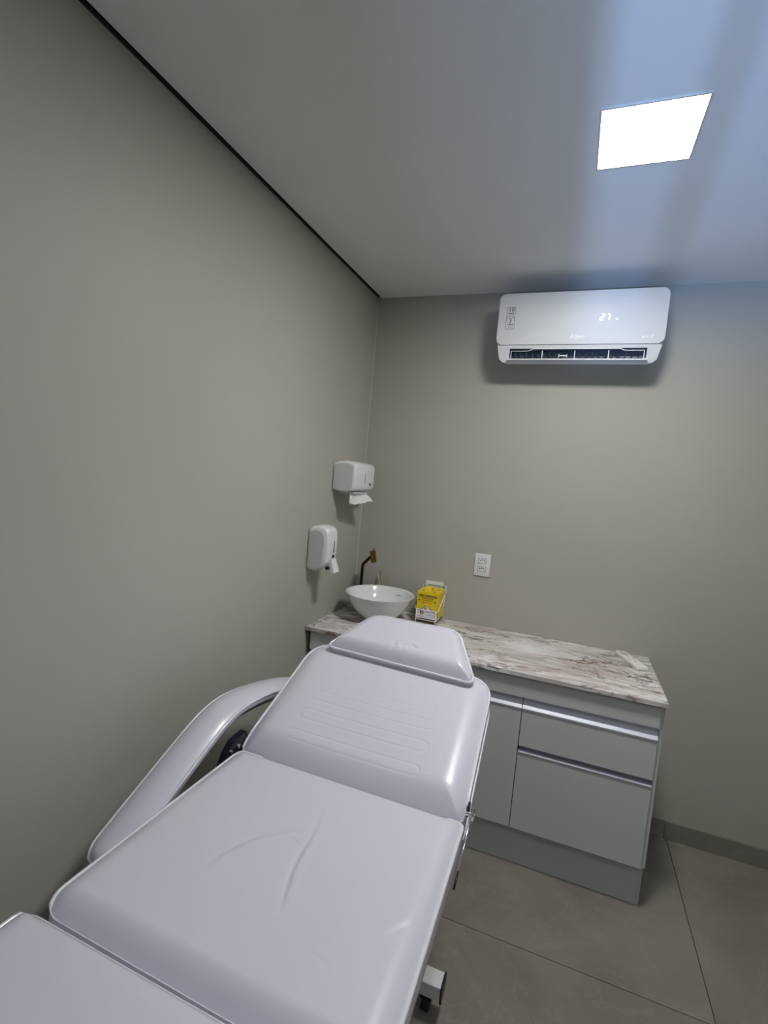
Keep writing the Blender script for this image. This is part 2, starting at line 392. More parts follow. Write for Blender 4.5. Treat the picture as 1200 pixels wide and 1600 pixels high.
foot_out = round_poly([(.276, -2.052), (.274, -2.62), (.975, -2.62), (.975, -2.056)], [.03, .06, .06, .03], 8)
cushion('footrest', foot_out, (0, ZS + .006), 0, .026, .05, .10, .075, bed, rings=40, thin=lambda q: q[1] > -2.066, edge=lambda p: -.010 * np.clip(1 + (p[:, 1] + 2.052) / .02, 0, 1))
back_out = round_poly([(.281, .004), (.279, .50), (.950, .50), (.964, .004)][::-1], [.02, .095, .095, .02], 12)
def slot(x0, x1, s0, s1, k):
    r = (s1 - s0) / 2; c = (s0 + s1) / 2
    P = [(x0, s0)] + [(x1 - r + r * math.cos(a), c + r * math.sin(a)) for a in np.linspace(-math.pi / 2, math.pi / 2, 7)] + [(x0, s1)]
    P += [(x0 - r * math.sin(a), c + r * math.cos(a)) for a in np.linspace(0, math.pi, 7)][1:]
    return (P, .0022, k * .75)
gr = [slot(.42, .822, .066, .098, .0010), slot(.42, .822, .143, .181, .0010), slot(.42, .818, .221, .258, .0010), slot(.44, .80, .296, .330, .0006)]
def bslope(P, h, s0, s1):
    x = P[:, 0]; # shallow padded hollow where the back lies
    g = np.exp(-(np.abs(x - .62) / .20) ** 4) * np.exp(-(np.abs(P[:, 1] - .2) / .19) ** 4)
    return h - .005 * g
back = cushion('backrest', back_out, (HY, ZS), TH, .030, .08, .10, .075, bed, grooves=gr, slope=bslope, thin=lambda q: q[1] < .012, edge=lambda p: -.016 * np.clip(1 - p[:, 1] / .08, 0, 1) ** 1.6)
def pl(s, n): return (HY + s * math.cos(TH) - n * math.sin(TH), ZS + s * math.sin(TH) + n * math.cos(TH))
pil_out = round_poly([(.352, .447), (.905, .425), (.795, .665), (.455, .668)], [.022, .022, .075, .075], 10)
def pslope(P, h, s0, s1):
    # wedge: falls away toward the lower edge
    return h - .014 * np.clip(1 - (P[:, 1] - s0) / .06, 0, 1) ** 1.3
pc = [([(.600, .505), (.612, .475)], .006, .002), ([(.640, .505), (.628, .478)], .006, .0018), ([(.585, .46), (.60, .49), (.60, .52)], .007, .002), ([(.66, .51), (.69, .49)], .006, .0015)]
org = pl(0, .045)
head = cushion('headrest', pil_out, org, TH, .034, .05, .06, .030, bed, creases=pc, rings=60, slope=pslope)
# padded armrest on the wall side: swept cushion bent at the elbow
spine = [(-1.848, .656), (-1.80, .681), (-1.72, .722), (-1.62, .772), (-1.53, .817), (-1.47, .843), (-1.42, .857), (-1.36, .862), (-1.28, .855), (-1.20, .842), (-1.10, .818), (-1.00, .785), (-.93, .755)]
def resample(P, n):
    P = np.array(P); s = np.concatenate([[0], np.cumsum(np.linalg.norm(np.diff(P, axis=0), axis=1))]); t = np.linspace(0, s[-1], n)
    Q = np.stack([np.interp(t, s, P[:, 0]), np.interp(t, s, P[:, 1])], 1)
    for _ in range(1): Q[1:-1] = (Q[:-2] + 2 * Q[1:-1] + Q[2:]) / 4
    return Q, s[-1]
Q, tot = resample(spine, 70)
XO, XI = .147, .252
def arm_w(u):
    e = min(u, 1 - u) * tot; r = .055
    return math.sqrt(max(0, 1 - (1 - min(e / r, 1)) ** 2))
V = []; F = []; nx = 17; left = []; right = []
for i, q in enumerate(Q):
    t = Q[min(i + 1, 69)] - Q[max(i - 1, 0)]; t /= np.linalg.norm(t); nn = np.array([-t[1], t[0]])
    w = arm_w(i / 69) * .5 + .0005; xc = (XO + XI) / 2; hw = (XI - XO) * w
    ring = []
    for k in range(nx):
        a = math.pi * k / (nx - 1); ring.append((xc - hw * math.cos(a), .021 * math.sin(a) ** 1.8 * min(1, w * 2.4)))
    ring += [(xc + hw * .98, -.018 * min(1, w * 2)), (xc + hw * .75, -.030 * min(1, w * 2)), (xc - hw * .75, -.030 * min(1, w * 2)), (xc - hw * .98, -.018 * min(1, w * 2))]
    for (x, n_) in ring: V.append((x, q[0] + nn[0] * n_, q[1] + nn[1] * n_))
    left.append((xc - hw, q[0], q[1])); right.append((xc + hw, q[0], q[1]))
m_ = nx + 4
for i in range(69):
    for k in range(m_): F.append((i * m_ + k, i * m_ + (k + 1) % m_, (i + 1) * m_ + (k + 1) % m_, (i + 1) * m_ + k))
F += [tuple(range(m_)), tuple(69 * m_ + k for k in range(m_))]
arm = link('armrest', V, F, M['vinyl'], bed, smooth=True, sharp=70)
MB().tube(left + right[::-1], .0042, 8, closed=True).build('piping', M['piping'], arm, smooth=True)
mt = MB(); mt.tube([(.215, q[0] + .01, q[1] - .042) for q in Q[24:66]], .010, 8)
mt.tube([(.215, Q[60][0] + .01, Q[60][1] - .042), (.235, -1.02, .77), (.30, -1.02, .80)], .009, 8)
mt.build('arm_tube', M['steel_dark'], arm, smooth=True)
# black hinge bracket between seat and backrest, wall side
m = MB(); m.prism([(.252, -1.505, .725), (.252, -1.480, .766), (.252, -1.452, .790), (.252, -1.392, .794), (.252, -1.375, .755), (.252, -1.42, .742), (.252, -1.46, .725)], (.022, 0, 0), 'x')
br = m.build('hinge_bracket', M['black'], bed)
for (y, z) in ((-1.462, .762), (-1.430, .766)): MB().tube([(.248, y, z), (.278, y, z)], .0055, 10).build('bolt', M['chrome'], br, smooth=True, sharp=40)
# chrome star knob and rod on the open side
m = MB()
for k in range(5):
    a = 2 * math.pi * k / 5; m.tube([(.986, -1.425, .782), (.986, -1.425 + .015 * math.cos(a), .782 + .015 * math.sin(a))], [.0065, .004], 8)
m.tube([(.968, -1.425, .782), (.992, -1.425, .782)], .006, 10)
m.build('star_knob', M['chrome'], bed, smooth=True, sharp=40)
m = MB(); m.tube([(.981, -1.425, .778), (.980, -1.47, .748), (.979, -1.535, .712)], .0032, 8); m.build('adjuster_rod', M['chrome'], bed, smooth=True)
m = MB(); m.box(.968, .975, -1.425, -1.398, .770, .798, .002, 1); m.build('hinge_plate', M['black'], bed)
m = MB(); m.tube([(.979, -1.535, .712), (.978, -1.57, .694)], .0026, 8); m.build('rod_grip', M['black'], bed, smooth=True)
# steel underframe
m = MB()
for x in (.42, .84):
    m.box(x - .015, x + .015, -2.58, -1.45, ZS - .107, ZS - .077)
for y in (-1.47, -2.02, -2.56): m.box(.405, .855, y - .015, y + .015, ZS - .107, ZS - .077)
m.build('seat_frame', M['frame_white'], bed)
m = MB()
for x in (.42, .84):
    p = [(x - .015,) + pl(.02, -.077), (x - .015,) + pl(.02, -.105), (x - .015,) + pl(.62, -.105), (x - .015,) + pl(.62, -.077)]
    m.prism(p, (.03, 0, 0), 'x')
p = [(.43,) + pl(.45, -.08), (.43,) + pl(.45, -.10), (.43,) + pl(.48, -.10), (.43,) + pl(.48, -.08)]; m.prism(p, (.40, 0, 0), 'x')
m.build('backrest_frame', M['frame_white'], bed)
for x in (.53, .73): MB().tube([(x,) + pl(.47, -.085), (x,) + pl(.60, -.01), (x,) + pl(.62, .016)], .008, 8).build('headrest_bracket', M['steel_dark'], bed, smooth=True)
for y in (-1.242, -2.35):
    m = MB(); m.box(.325, .927, y - .028, y + .028, .072, .118, .002, 1); ft = m.build('base_foot', M['frame_white'], bed)
    for xe in (.927, .319): MB().box(xe, xe + .006, y - .030, y + .030, .070, .120, .001, 1).build('end_cap', M['black'], ft)
    for x in (.36, .882):
        m = MB(); m.lathe([(.022, .0), (.022, .006), (.010, .010), (.010, .02)], x, y, .052, 16)
        m.prism([(x - .017, y - .02, .055), (x - .017, y + .022, .055), (x - .017, y + .030, .028), (x - .017, y + .012, .018), (x - .017, y - .006, .035)], (.034, 0, 0), 'x')
        m.tube([(x - .011, y + .008, .024), (x + .011, y + .008, .024)], .024, 20)
        m.build('caster', M['black'], bed, smooth=True, sharp=35)
m = MB(); m.box(.60, .655, -2.33, -1.26, .075, .115, .002, 1)
m.build('base_beam', M['frame_white'], bed)
for x in (.50, .755):
    MB().prism([(x - .015, -2.30, .10), (x - .015, -2.26, .10), (x - .015, -1.60, .665), (x - .015, -1.64, .665)], (.03, 0, 0), 'x').build('lift_arm', M['frame_white'], bed)
    MB().prism([(x + .02, -1.29, .10), (x + .02, -1.25, .10), (x + .02, -1.98, .665), (x + .02, -2.02, .665)], (.03, 0, 0), 'x').build('lift_arm', M['frame_white'], bed)

# ------------------------------------------------------------------ cabinet and worktop
cab = thing('base_cabinet', 'pale grey handleless base cabinet with doors, two drawers and aluminium grips against the back wall', 'cabinet', (.785, -.28, 0))
CT = .859; CB = .840
m = MB(); m.box(.018, .033, -.531, -.006, .18, CB); m.box(.018, .033, -.500, -.006, .0, .18)
m.build('side_panel', M['side'], cab)
m = MB(); m.box(1.538, 1.553, -.533, -.006, .18, CB, .0008, 1); m.box(1.538, 1.553, -.500, -.006, .0, .181)
m.build('side_panel', M['side'], cab)
m = MB(); m.box(.033, 1.538, -.515, -.006, .165, .18); m.box(.033, 1.538, -.02, -.006, .18, CB); m.box(1.020, 1.036, -.515, -.02, .18, CB)
m.box(.033, 1.538, -.518, -.500, .80, CB); m.box(.005, .018, -.50, -.006, 0, CB)
m.build('body', M['carcass'], cab)
m = MB(); m.box(.020, 1.538, -.502, -.485, .0, .165, .0008, 1); m.build('kick_board', M['laminate'], cab)
m = MB(); m.box(.024, 1.536, -.549, -.533, .752, CB - .001, .0008, 1); m.build('fascia', M['laminate'], cab)
def grip(x0, x1, zt, zb, parent, style):
    """J-shaped aluminium finger grip along the top edge of a front"""
    h = zt - zb
    if style == 'face': prof = [(-.5495, zt), (-.5495, zt - .0015), (-.531, zt - .004), (-.534, zt - h * .4), (-.541, zb + h * .3), (-.550, zb + .007), (-.5525, zb + .0055), (-.5525, zb), (-.528, zb), (-.528, zt)]
    else: prof = [(-.522, zt), (-.522, zb + .008), (-.548, zb + .006), (-.5525, zb + .005), (-.5525, zb), (-.518, zb), (-.518, zt)]
    m = MB(); m.prism([(x0, y, z) for y, z in prof], (x1 - x0, 0, 0), 'x'); return m
for (a, b) in ((.026, .5245), (.5275, 1.0325)):
    m = MB(); m.box(a, b, -.549, -.533, .183, .700, .0008, 1); d = m.build('door', M['laminate'], cab)
    grip(a, b, .751, .7005, d, 'face').build('handle', M['alu'], d)
m = MB(); m.box(1.0355, 1.5365, -.549, -.533, .544, .700, .0008, 1); d = m.build('drawer', M['laminate'], cab)
grip(1.0355, 1.5365, .751, .7005, d, 'face').build('handle', M['alu'], d)
m = MB(); m.box(1.0355, 1.5365, -.549, -.533, .183, .516, .0008, 1); d = m.build('drawer', M['laminate'], cab)
m = MB(); m.box(1.0355, 1.5365, -.524, -.520, .520, .544); m.build('channel', M['alu_dark'], d)
m = MB(); m.box(1.0355, 1.5365, -.5525, -.524, .5162, .5205, .0006, 1); m.build('handle', M['alu'], d)
wt = MB().box(.002, 1.5555, -.565, -.0015, CB, CT, .0012, 1).build('worktop', M['marble'])
tag(wt, 'marbled grey stone-look worktop with brown veins on the base cabinet', 'worktop')

# ------------------------------------------------------------------ basin, faucet, reed diffuser
bx, by = .25, -.24
out = [(.030, 0), (.062, .001), (.068, .006), (.103, .028), (.139, .066), (.163, .106), (.175, .134), (.1795, .1405), (.180, .1425), (.178, .1435), (.174, .1425), (.169, .136), (.155, .105), (.130, .066), (.094, .035), (.05, .021), (.024, .018), (.024, .014), (.0, .014)]
m = MB(); m.lathe([(r, z) for r, z in out], bx, by, CT, 72)
basin = tag(m.build('wash_basin', M['ceramic'], smooth=True, sharp=50, loc=(bx, by, CT)), 'round white ceramic vessel basin standing on the left end of the worktop', 'basin')
m = MB(); m.lathe([(.0, .0225), (.016, .022), (.022, .020), (.023, .0165), (.0, .0162)], bx, by, CT, 24); m.build('drain_plug', M['chrome'], basin, smooth=True, sharp=40)
m = MB(); m.box(.295, .322, by + .1405, by + .1425, CT + .108, CT + .1105); m.build('overflow_mark', M['ink_grey'], basin)
fx, fy = .088, -.12
tap = thing('faucet', 'tall bent dark copper faucet with brass head behind the basin', 'faucet', (fx, fy, CT))
m = MB(); m.lathe([(.024, 0), (.024, .006), (.012, .012)], fx, fy, CT, 24); m.build('base', M['copper'], tap, smooth=True, sharp=40)
pts = [(fx, fy, CT + .008), (fx, fy, .98), (fx + .001, fy, 1.095)]
for k in range(1, 7):
    a = math.radians(46) * k / 6; pts.append((fx + .03 * (1 - math.cos(a)) + .001, fy - .012 * (1 - math.cos(a)), 1.10 + .03 * math.sin(a)))
lx, ly, lz = pts[-1]; pts.append((lx + .042, ly - .012, lz + .044))
MB().tube(pts, .0085, 16, up=(1, 0, 0)).build('pipe', M['copper'], tap, smooth=True, sharp=50)
hx, hy, hz = pts[-1]; ax = Vector((-.19, .0, 1)).normalized(); q = ax.to_track_quat('Z', 'Y').to_matrix()
m = MB(); m.lathe([(.010, -.028), (.0145, -.030), (.0165, -.024), (.0165, .012), (.0155, .0125), (.0155, .0145), (.0165, .015), (.0165, .030), (.013, .032), (0, .032)], hx + .013, hy, hz + .002, 28, mtx=q.to_4x4())
m.build('head', M['brass'], tap, smooth=True, sharp=40)
m = MB(); c0 = Vector((hx + .013, hy, hz + .002)) + ax * .026; m.tube([c0, c0 + Vector((.010, -.006, .018))], [.004, .003], 10); m.build('lever', M['brass'], tap, smooth=True)
m = MB(); m.lathe([(.0, -.034), (.009, -.034), (.011, -.030), (.011, -.027)], hx + .013, hy, hz + .002, 20, mtx=q.to_4x4()); m.build('aerator', M['copper'], tap, smooth=True, sharp=40)
rd = thing('reed_diffuser', 'glass reed diffuser with pale rattan sticks half hidden behind the basin', 'diffuser', (.192, -.052, CT))
m = MB(); m.lathe([(.0, .001), (.028, .001), (.030, .006), (.030, .055), (.026, .066), (.012, .074), (.011, .092), (.0135, .094), (.0135, .098), (.009, .098), (.009, .074), (.022, .062), (.026, .052), (.026, .008), (0, .006)], .192, -.052, CT, 32)
m.build('bottle', M['glass'], rd, smooth=True, sharp=50)
for (x, y, z) in ((.150, -.06, 1.093), (.170, -.045, 1.080), (.187, -.055, 1.099), (.228, -.05, 1.068), (.222, -.062, 1.055), (.160, -.03, 1.07)):
    MB().tube([(.192 + (.192 - x) * .4, -.052, CT + .012), (.192, -.052, CT + .095), (x, y, z)], .0027, 6).build('reed', M['reed'], rd)

# ------------------------------------------------------------------ sharps box in a wire holder
YX0, YX1, YY0, YY1, YZ0, YZ1 = .432, .546, -.168, -.030, .889, 1.030
hd = thing('wire_holder', 'white wire holder with wall plate around the yellow sharps box', 'holder', (.487, -.1, CT))
MB().box(.428, .528, -.0035, -.0005, 1.018, 1.058, .001, 1).build('wall_plate', M['plastic'], hd)
for x in (.442, .512): MB().tube([(x, -.003, 1.045), (x, -.012, 1.048), (x, -.012, 1.028), (x, -.004, 1.024)], .0014, 6).build('hook', M['chrome'], hd)
W_ = .0024; e = .006; m = MB()
x0, x1, y0, y1 = YX0 - e, YX1 + e, YY0 - e, YY1 + e
m.tube([(x1 + .004, y1, 1.035), (x1, y0, .936), (x0, y0, .936), (x0 - .004, y1, 1.035)], W_, 8)
m.tube([(x1 + .004, y1, 1.035), (x1 - .01, -.008, 1.042), (x0 + .01, -.008, 1.042), (x0 - .004, y1, 1.035)], W_, 8)
for x in (YX0 + .004, YX1 - .004):
    m.tube([(x, y0, .936), (x, y0, .878), (x, y0, CT + .003)], W_, 8)
    m.tube([(x, y0, .883), (x, -.02, .883), (x, -.02, CT + .003)], W_, 8)
    m.tube([(x, -.02, .883), (x, -.010, .90), (x, -.010, 1.042)], W_, 8)
for y in (y0, -.10, -.02): m.tube([(YX0 + .004, y, .8835), (YX1 - .004, y, .8835)], W_, 8)
m.build('wire_frame', M['plastic'], hd, smooth=True)
bxo = thing('sharps_box', 'yellow cardboard sharps disposal box with white lower front in wire holder', 'box', (.489, -.1, YZ0))
m = MB(); m.box(YX0, YX1, YY0, YY1, YZ0, YZ1, .0012, 1); m.build('carton', M['yellow'], bxo)
yf = YY0 - .0006; cxm = (YX0 + YX1) / 2
zsp = .932
poly = [(YX0 + .0005, YZ0 + .001), (YX1 - .0005, YZ0 + .001), (YX1 - .0005, zsp), (YX1 - .026, zsp + .001), (cxm - .006, zsp + .026), (YX0 + .028, zsp + .002), (YX0 + .0005, zsp)]
m = MB(); m.prism([(x, yf, z) for x, z in poly], (0, .0005, 0), 'y'); m.build('white_panel', M['card_white'], bxo)
line = [(YX1 - .0005, zsp), (YX1 - .026, zsp + .001), (cxm - .006, zsp + .026), (YX0 + .028, zsp + .002), (YX0 + .0005, zsp)]
m = MB()
for a, b in zip(line[:-1], line[1:]): m.tube([(a[0], yf, a[1]), (b[0], yf, b[1])], .0008, 4)
m.build('panel_outline', M['ink'], bxo)
yt = yf - .0002
text('lettering', 'DESCARPACK', .0175, M['ink'], bxo, (cxm, yt, 1.0085), (1, 0, 0), (0, 0, 1), .0003, sx=.92, bold=.0004)
text('small_lettering', 'COLETOR DE MATERIAL', .0068, M['ink'], bxo, (cxm, yt, .996), (1, 0, 0), (0, 0, 1), .0002, bold=.0001)
text('small_lettering', 'PERFUROCORTANTE', .0062, M['ink'], bxo, (cxm, yt, .986), (1, 0, 0), (0, 0, 1), .0002)
text('small_lettering', 'RESÍDUO INFECTANTE', .0056, M['ink_red'], bxo, (cxm, yt, .974), (1, 0, 0), (0, 0, 1), .0002)
for x, z in ((YX0 + .013, .984), (YX1 - .015, .982)): MB().lathe([(0, 0), (.004, 0), (.004, .0003)], x, yt, z, 12, mtx=Matrix.Rotation(math.pi / 2, 4, 'X')).build('print_dot', M['ink'], bxo)
# biohazard trefoil
m = MB(); bc = (cxm - .007, .943)
for k in range(3):
    a = math.radians(90 + 120 * k); ccx, ccz = bc[0] + .0042 * math.cos(a), bc[1] + .0042 * math.sin(a)
    arc = [(ccx + .0036 * math.cos(a + t), yt, ccz + .0036 * math.sin(a + t)) for t in np.linspace(-2.5, 2.5, 14)]
    m.tube(arc, .0009, 5)
m.tube([(bc[0] + .0022 * math.cos(t), yt, bc[1] + .0022 * math.sin(t)) for t in np.linspace(0, 2 * math.pi, 13)[:-1]], .0007, 5, closed=True)
m.build('biohazard_symbol', M['ink'], bxo)
text('logo', 'D', .020, M['ink_red'], bxo, (YX0 + .033, yt, .9165), (1, 0, 0), (0, 0, 1), .0003, sx=1.2, bold=.0016)
text('small_lettering', '+', .010, M['ink'], bxo, (YX0 + .013, yt, .917), (1, 0, 0), (0, 0, 1), .0002)
text('small_lettering', 'Descarpack', .0078, M['ink'], bxo, (YX0 + .028, yt, .9005), (1, 0, 0), (0, 0, 1), .0002)
text('small_lettering', 'descarpack.com.br  3 L', .0048, M['ink_grey'], bxo, (YX1 - .032, yt, .911), (1, 0, 0), (0, 0, 1), .0002)
m = MB(); m.box(YX1 + .0002, YX1 + .0006, YY0 + .012, YY0 + .022, .896, .918); m.build('side_print', M['ink'], bxo)
# folded closing flap on top
m = MB(); m.prism([(cxm - .022, YY0 + .004, YZ1), (cxm + .012, YY0 + .004, YZ1), (cxm + .012, YY0 + .030, YZ1 + .024), (cxm - .020, YY0 + .030, YZ1 + .024)], (0, .0015, -.0004), 'y')
m.prism([(cxm - .020, YY0 + .030, YZ1 + .024), (cxm + .012, YY0 + .030, YZ1 + .024), (cxm + .012, YY0 + .065, YZ1 + .001), (cxm - .020, YY0 + .065, YZ1 + .001)], (0, .0012, .0008), 'y')
m.build('flap', M['yellow'], bxo)
for x, w in ((cxm - .035, .010), (cxm + .022, .012)): MB().box(x, x + w, YY0 + .02, YY0 + .034, YZ1 - .0002, YZ1 + .0005).build('slot', M['ink'], bxo)
text('small_lettering', 'ABRIR AQUI', .009, M['ink'], bxo, (cxm + .020, YY0 + .085, YZ1 + .0008), (1, 0, 0), (0, 1, 0), .0002)

# ------------------------------------------------------------------ power socket
so = thing('power_socket', 'white double power socket plate on the back wall above the worktop', 'socket', (.7265, 0, 1.186))
sx0, sx1, sz0, sz1 = .685, .768, 1.127, 1.246
m = MB(); m.box(sx0, sx1, -.008, -.0005, sz0, sz1, .0025, 2); m.build('plate', M['plastic'], so, smooth=True, sharp=40)
for zc in (1.209, 1.165):
    m = MB(); m.box(.702, .751, -.0095, -.0082, zc - .0165, zc + .0165, .0006, 1); mod = m.build('socket_module', M['plastic_grey'], so)
    hexa = [(-.020, 0), (-.012, .011), (.012, .011), (.020, 0), (.012, -.011), (-.012, -.011)]
    m = MB(); m.prism([(.7265 + a, -.0102, zc + b) for a, b in hexa], (0, .0010, 0), 'y'); m.build('well', M['plastic'], mod)
    for k, dz in ((-.0095, .002), (0, .0055), (.0095, .002)): MB().tube([(.7265 + k, -.0108, zc + dz), (.7265 + k, -.0098, zc + dz)], .0034, 10).build('pin_hole', M['ink'], mod)
for zc in (sz1 - .008, sz0 + .008): MB().tube([(.7265, -.0085, zc), (.7265, -.0075, zc)], .002, 10).build('screw_cover', M['plastic_grey'], so)

# ------------------------------------------------------------------ paper towel dispenser
td = thing('towel_dispenser', 'white square paper towel dispenser on the left wall near the corner', 'dispenser', (0, -.28, 1.59))
def shell(name, prof, y0, y1, r, m_, parent, seg=4):
    """prof: (x,z) outline; extruded y0..y1 with rounded rims"""
    P = [Vector(p) for p in prof]; c = sum(P, Vector((0, 0))) / len(P); V = []; F = []; n = len(P)
    stations = []
    for k in range(seg + 1):
        a = math.pi / 2 * k / seg; stations.append((y0 + r * (1 - math.sin(a)), r * (1 - math.cos(a))))
    stations = [(y0 + r * (1 - math.sin(math.pi / 2 * k / seg)), r * (1 - math.cos(math.pi / 2 * k / seg))) for k in range(seg, -1, -1)] + \
               [(y1 - r * (1 - math.sin(math.pi / 2 * k / seg)), r * (1 - math.cos(math.pi / 2 * k / seg))) for k in range(0, seg + 1)]
    for (y, ins) in stations:
        for p in P:
            d = p - c; q = p - Vector((d.x / max(abs(d.x), abs(d.y), 1e-6), d.y / max(abs(d.x), abs(d.y), 1e-6))) * ins if d.length else p
            V.append((max(.0006, q.x), y, q.y))
    for i in range(len(stations) - 1):
        for j in range(n): F.append((i * n + j, i * n + (j + 1) % n, (i + 1) * n + (j + 1) % n, (i + 1) * n + j))
    F += [tuple(range(n)), tuple((len(stations) - 1) * n + j for j in range(n))]
    return link(name, V, F, m_, parent, smooth=True, sharp=50)
tp = round_poly([(.0006, 1.524), (.0006, 1.656), (.03, 1.668), (.075, 1.672), (.128, 1.662), (.128, 1.528), (.075, 1.516), (.03, 1.518)], [.008, .012, .02, .02, .026, .026, .02, .02], 4)
shell('cover', tp, -.402, -.152, .012, M['plastic'], td)
sp = round_poly([(.010, 1.538), (.010, 1.650), (.035, 1.656), (.075, 1.659), (.112, 1.652), (.112, 1.538), (.075, 1.530), (.035, 1.532)], [.008, .008, .02, .02, .018, .018, .02, .02], 4)
m = MB(); m.prism([(x, -.4035, z) for x, z in sp], (0, .003, 0), 'y'); m.build('side_panel', M['plastic_grey'], td)
m = MB(); m.prism([(.1287, -.281 + a, z) for a, z in ((-.0022, 1.566), (0, 1.560), (.0022, 1.566), (.003, 1.59), (.0022, 1.614), (0, 1.620), (-.0022, 1.614), (-.003, 1.59))], (-.0012, 0, 0), 'x'); m.build('sight_window', M['ink_grey'], td)
m = MB(); m.box(.1275, .1295, -.219, -.201, 1.553, 1.567, .0005, 1); m.build('lock', M['black'], td)
m = MB(); m.box(.03, .11, -.37, -.19, 1.508, 1.519, .002, 1); m.build('outlet_tray', M['plastic_grey'], td)
# sheet of paper towel hanging out: folded down at the front
nu, nv = 18, 14; V = []; F = []
for i in range(nu + 1):
    u = i / nu
    for j in range(nv + 1):
        v = j / nv
        y = -.378 + u * (.175 + .025 * v) + .004 * math.sin(v * 7 + u * 4); z = 1.517 - .004 * u - v * (.060 - .012 * u + .006 * math.sin(u * 6)) + .0015 * math.sin(u * 17)
        x = .088 + .014 * u + v * (.004 + .040 * u) + .005 * math.sin(u * 7 + v * 3) + .004 * math.sin(u * 15) * v
        V.append((x, y, z))
for i in range(nu):
    for j in range(nv): F.append((i * (nv + 1) + j, (i + 1) * (nv + 1) + j, (i + 1) * (nv + 1) + j + 1, i * (nv + 1) + j + 1))
pt = link('paper_towel', V, F, M['paper'], smooth=True, loc=(.08, -.28, 1.52))
tag(pt, 'crumpled white paper towel sheet hanging below the square wall dispenser', 'paper towel')
md = pt.modifiers.new('thick', 'SOLIDIFY'); md.thickness = .0012

# ------------------------------------------------------------------ soap dispenser
sd = thing('soap_dispenser', 'tall white soap dispenser with a push lever on the left wall', 'dispenser', (0, -.56, 1.25))
pr = round_poly([(.0006, 1.150), (.0006, 1.338), (.02, 1.352), (.06, 1.358), (.104, 1.348), (.112, 1.28), (.108, 1.19), (.085, 1.158), (.045, 1.140), (.018, 1.142)], [.006, .012, .02, .02, .040, .05, .03, .02, .02, .01], 5)
shell('cover', pr, -.607, -.505, .016, M['plastic'], sd)
pr2 = round_poly([(.012, 1.160), (.012, 1.322), (.03, 1.332), (.055, 1.335), (.082, 1.322), (.088, 1.28), (.084, 1.18), (.060, 1.156), (.035, 1.152)], [.008, .010, .01, .02, .025, .03, .02, .02, .01], 5)
m = MB(); m.prism([(x, -.6085, z) for x, z in pr2], (0, .003, 0), 'y'); m.build('side_panel', M['plastic_grey'], sd)
m = MB(); m.prism([(.1135 - abs(z - 1.265) * .0, -.548 + a, z) for a, z in ((-.002, 1.238), (0, 1.232), (.002, 1.238), (.0028, 1.26), (.002, 1.283), (0, 1.289), (-.002, 1.283), (-.0028, 1.26))], (-.004, 0, 0), 'x'); m.build('sight_window', M['ink_grey'], sd)
m = MB(); m.box(.108, .1118, -.556, -.536, 1.206, 1.220, .0005, 1); m.build('lock', M['black'], sd)
m = MB(); m.prism([(.104, -.578, 1.200), (.114, -.578, 1.204), (.138, -.578, 1.142), (.122, -.578, 1.136)], (0, .052, 0), 'y'); m.build('lever', M['plastic'], sd)
m = MB(); m.box(.084, .098, -.568, -.545, 1.148, 1.160, .002, 1); m.build('nozzle', M['black'], sd)

# ------------------------------------------------------------------ remote control
A, B, C_, D_ = Vector((1.402, -.043)), Vector((1.450, -.012)), Vector((1.531, -.203)), Vector((1.480, -.240))
ux = (D_ - A).normalized(); ln = .215; wd = .052; uy = Vector((-ux.y, ux.x))
if uy.dot(B - A) < 0: uy = -uy
o0 = A + Vector((0, 0))
Z0 = CT + .0008
outl = round_poly([tuple(o0), tuple(o0 + ux * ln), tuple(o0 + ux * ln + uy * wd), tuple(o0 + uy * wd)], .010, 5)
rc = thing('remote_control', 'slim white air conditioner remote lying on the right end of the worktop', 'remote control', (o0.x, o0.y, Z0))
V = []; n = len(outl); cen = o0 + ux * ln / 2 + uy * wd / 2
for (ins, z) in ((.004, 0), (.0005, .004), (0, .010), (.001, .0135), (.004, .0155)):
    for p in outl:
        p = Vector(p); d = (p - cen).normalized(); q = p - d * ins; V.append((q.x, q.y, Z0 + z))
F = [(i * n + j, i * n + (j + 1) % n, (i + 1) * n + (j + 1) % n, (i + 1) * n + j) for i in range(4) for j in range(n)] + [tuple(range(n)), tuple(4 * n + j for j in range(n))]
link('body', V, F, M['remote'], rc, smooth=True, sharp=40)
def rpt(a, b): p = o0 + ux * a + uy * b; return (p.x, p.y, Z0 + .0150)
m = MB(); m.prism([rpt(.015, .010), rpt(.062, .010), rpt(.062, .042), rpt(.015, .042)], (0, 0, .001), 'z'); m.build('screen', M['screen'], rc)
for (a, b) in ((.080, .026), (.105, .014), (.105, .038), (.125, .014), (.125, .038), (.145, .026)):
    m = MB(); m.prism([rpt(a + .006 * math.cos(t), b + .006 * math.sin(t)) for t in np.linspace(0, 2 * math.pi, 11)[:-1]], (0, 0, .0016), 'z'); m.build('button', M['buttons'], rc)

